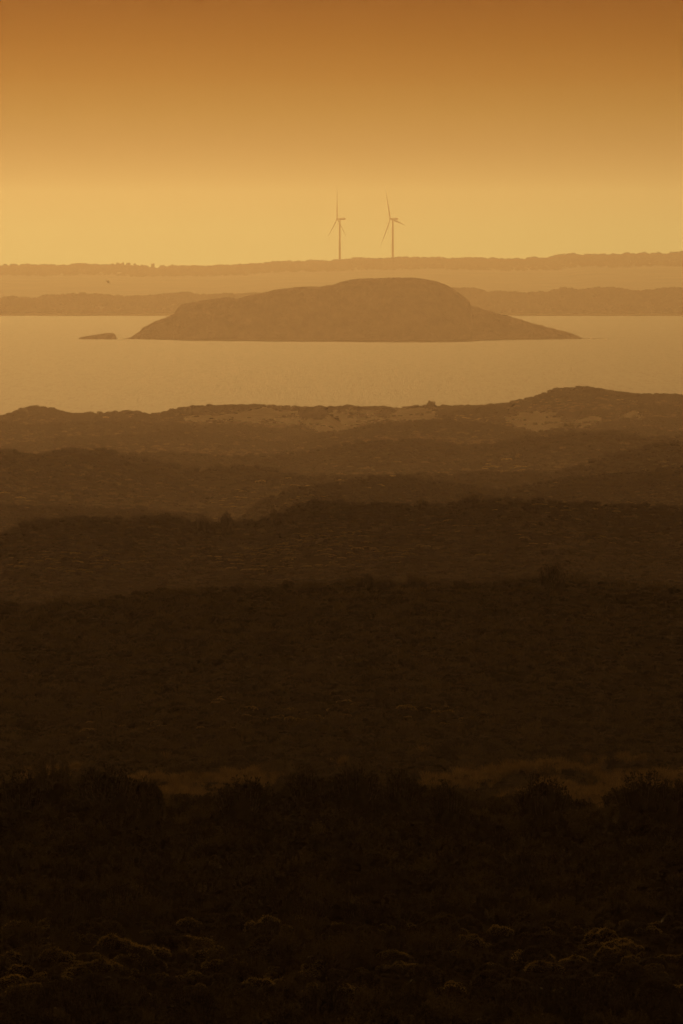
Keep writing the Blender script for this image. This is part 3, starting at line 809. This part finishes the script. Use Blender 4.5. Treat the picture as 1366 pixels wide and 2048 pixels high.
def blade_mesh(R):
    secs = 26; V = []; K = 12
    for j in range(secs):
        t = j / (secs - 1); r = 1.0 + t * (R - 1.0)
        if t < .05: ch, th = 1.5, 1.4
        else:
            q = (t - .05) / .95
            ch = (1.5 + 1.1 * min(1, q / .15)) if q < .15 else 2.6 * (1 - (q - .15) / .85) ** .9 + .22
            th = max(.07, 1.1 * (1 - q) ** 1.8)
        tw = math.radians(18) * (1 - t) ** 2
        sweep = .012 * R * t * t
        for i in range(K):
            aa = 2 * math.pi * i / K
            cx = ch * (.5 * math.cos(aa) - .12); cy = th * .5 * math.sin(aa)
            V.append((cx * math.cos(tw) - cy * math.sin(tw), cx * math.sin(tw) + cy * math.cos(tw) - sweep, r))
    F = []
    for j in range(secs - 1):
        for i in range(K): F.append((j * K + i, j * K + (i + 1) % K, (j + 1) * K + (i + 1) % K, (j + 1) * K + i))
    return mesh_from('blade', np.array(V), np.array(F), [M_BLADE], smooth=True)

def nacelle_mesh():
    # rounded box section swept along local Y, front at y=-2, tail at y=+7
    V = []; K = 16
    prof_ = [(-2.0, .0, 0), (-2.0, 1.0, 0), (-1.2, 1.3, 0), (2.0, 1.45, 0), (5.0, 1.4, .05), (7.2, 1.15, .2), (7.6, .8, .25), (7.6, 0, .25)]
    for (yy, r, dz) in prof_:
        for i in range(K):
            aa = 2 * math.pi * i / K; c, s_ = math.cos(aa), math.sin(aa)
            e = .55
            V.append((r * math.copysign(abs(c) ** e, c), yy, r * .95 * math.copysign(abs(s_) ** e, s_) + dz))
    F = []
    for j in range(len(prof_) - 1):
        for i in range(K): F.append((j * K + i, j * K + (i + 1) % K, (j + 1) * K + (i + 1) % K, (j + 1) * K + i))
    return mesh_from('nacelle', np.array(V), np.array(F)[:, ::-1], [M_STEEL], smooth=True)

def spinner_mesh():
    V, F = lathe([(0.0, 0.0), (0.0, 1.35), (.9, 1.4), (1.9, 1.15), (2.6, .7), (2.9, 0.0)], 18)
    V = np.stack([V[:, 0], -V[:, 2], V[:, 1]], 1)      # nose towards -Y
    return mesh_from('hub', V, F, [M_STEEL], smooth=True)

BL, NA_, SP = blade_mesh(46.5), nacelle_mesh(), spinner_mesh()
def turbine(px, hub_py, hub_px, ang0, c, label):
    D = 14560.0; m_px = S * D
    xb = (px - 683) * m_px
    hub_z = H - (hub_py - Y0) * m_px
    base_z = hub_z - 84.0
    root = bpy.data.objects.new('wind_turbine', None); COL.objects.link(root); root.location = (xb, D, base_z)
    tag(root, label, 'wind turbine', 'wind turbines on the far ridge')
    V, F = lathe([(0, 1.75), (.01, 1.75), (28, 1.5), (28.05, 1.54), (28.3, 1.49), (56, 1.25), (56.05, 1.29), (56.3, 1.24), (82.6, 1.0)], 24)
    link('tower', mesh_from('tower', V, F, [M_STEEL], smooth=True), root)
    # local frame of nacelle: nose towards -Y local; yaw so that the nose points left and partly to the viewer
    yaw = -math.acos(min(1, c)) if False else -(math.pi / 2 - math.asin(c))
    nac = link('nacelle', NA_, root, (0, 0, 84.0)); nac.rotation_euler = (0, 0, yaw)
    nose = Vector((math.sin(yaw), -math.cos(yaw), 0))
    hc = Vector((0, 0, 84.0)) + nose * 2.0
    hb = link('hub', SP, root, hc); hb.rotation_euler = (0, 0, yaw)
    for k in range(3):
        b = link('blade', BL, root, hc + nose * 1.3)
        from mathutils import Matrix
        R_ = Matrix.Rotation(yaw, 4, 'Z') @ Matrix.Rotation(math.radians(ang0 + 120 * k), 4, 'Y')
        b.rotation_euler = R_.to_euler()
    return root
turbine(679.5, 438, 675, 0, .30, 'left wind turbine, its upper blade pointing straight up')
turbine(785.5, 438, 780, -20, .42, 'right wind turbine, its upper blade leaning left and another reaching right')

# ------------------------------------------------------------------ gull in flight
def bird():
    D = 2500.0; loc = at_px(216, 564, D)
    root = bpy.data.objects.new('bird', None); COL.objects.link(root); root.location = loc
    root.scale = (1.25, 1.25, 1.25); root.rotation_euler = (math.radians(15), math.radians(28), math.radians(-60))
    tag(root, 'lone dark seabird gliding above the water at the left, before the far ridge', 'bird')
    V, F = lathe([(-.22, .005), (-.16, .03), (-.05, .065), (.06, .07), (.13, .05), (.17, .04), (.21, .03), (.26, .004)], 10)
    V = np.stack([V[:, 0], V[:, 2], V[:, 1]], 1)
    link('body', mesh_from('body', V, F, [M_BIRD], smooth=True), root)
    for s_ in (-1, 1):
        pts = [(0, .07, -.08, .02), (.16, .10, -.07, .09), (.33, .06, -.08, .13), (.48, -.02, -.10, .08), (.60, -.10, -.13, .0)]
        V = []
        for (xx, ya, yb, zz) in pts:
            th = .016 * (1 - xx / .8)
            V += [(s_ * xx, ya, zz), (s_ * xx, (ya + yb) / 2, zz + th), (s_ * xx, yb, zz), (s_ * xx, (ya + yb) / 2, zz - th)]
        F = []
        for j in range(4):
            for i in range(4): F.append((j * 4 + i, j * 4 + (i + 1) % 4, (j + 1) * 4 + (i + 1) % 4, (j + 1) * 4 + i))
        link('wing', mesh_from('wing', np.array(V), np.array(F), [M_BIRD]), root)
    V = np.array([(-.02, -.2, 0), (.02, -.2, 0), (.06, -.33, 0), (-.06, -.33, 0), (-.02, -.2, .012), (.02, -.2, .012), (.06, -.33, .006), (-.06, -.33, .006)])
    F = np.array([(0, 3, 2, 1), (4, 5, 6, 7), (0, 1, 5, 4), (1, 2, 6, 5), (2, 3, 7, 6), (3, 0, 4, 7)])
    link('tail', mesh_from('tail', V, F, [M_BIRD]), root)
bird()

# ------------------------------------------------------------------ haze
hx, hy0, hy1, hz0, hz1 = 3600, -460, 17500, -24.0, 129.0
V = np.array([(sx_, yy_, zz_) for zz_ in (hz0, hz1) for yy_ in (hy0, hy1) for sx_ in (-hx, hx)], float)
F = np.array([(0, 2, 3, 1), (4, 5, 7, 6), (0, 1, 5, 4), (1, 3, 7, 5), (3, 2, 6, 7), (2, 0, 4, 6)])
hm = bpy.data.materials.new('haze_air'); hm.use_nodes = True; t = hm.node_tree; t.nodes.clear()
ho = t.nodes.new('ShaderNodeOutputMaterial'); pv = t.nodes.new('ShaderNodeVolumePrincipled')
pv.inputs['Color'].default_value = (*HAZE_COLOR, 1); pv.inputs['Density'].default_value = HAZE_DENSITY
pv.inputs['Absorption Color'].default_value = (*HAZE_ABSORB, 1)
pv.inputs['Anisotropy'].default_value = HAZE_G
t.links.new(pv.outputs[0], ho.inputs['Volume'])
tag(link('haze', mesh_from('haze', V, F, [hm])), kind='stuff')
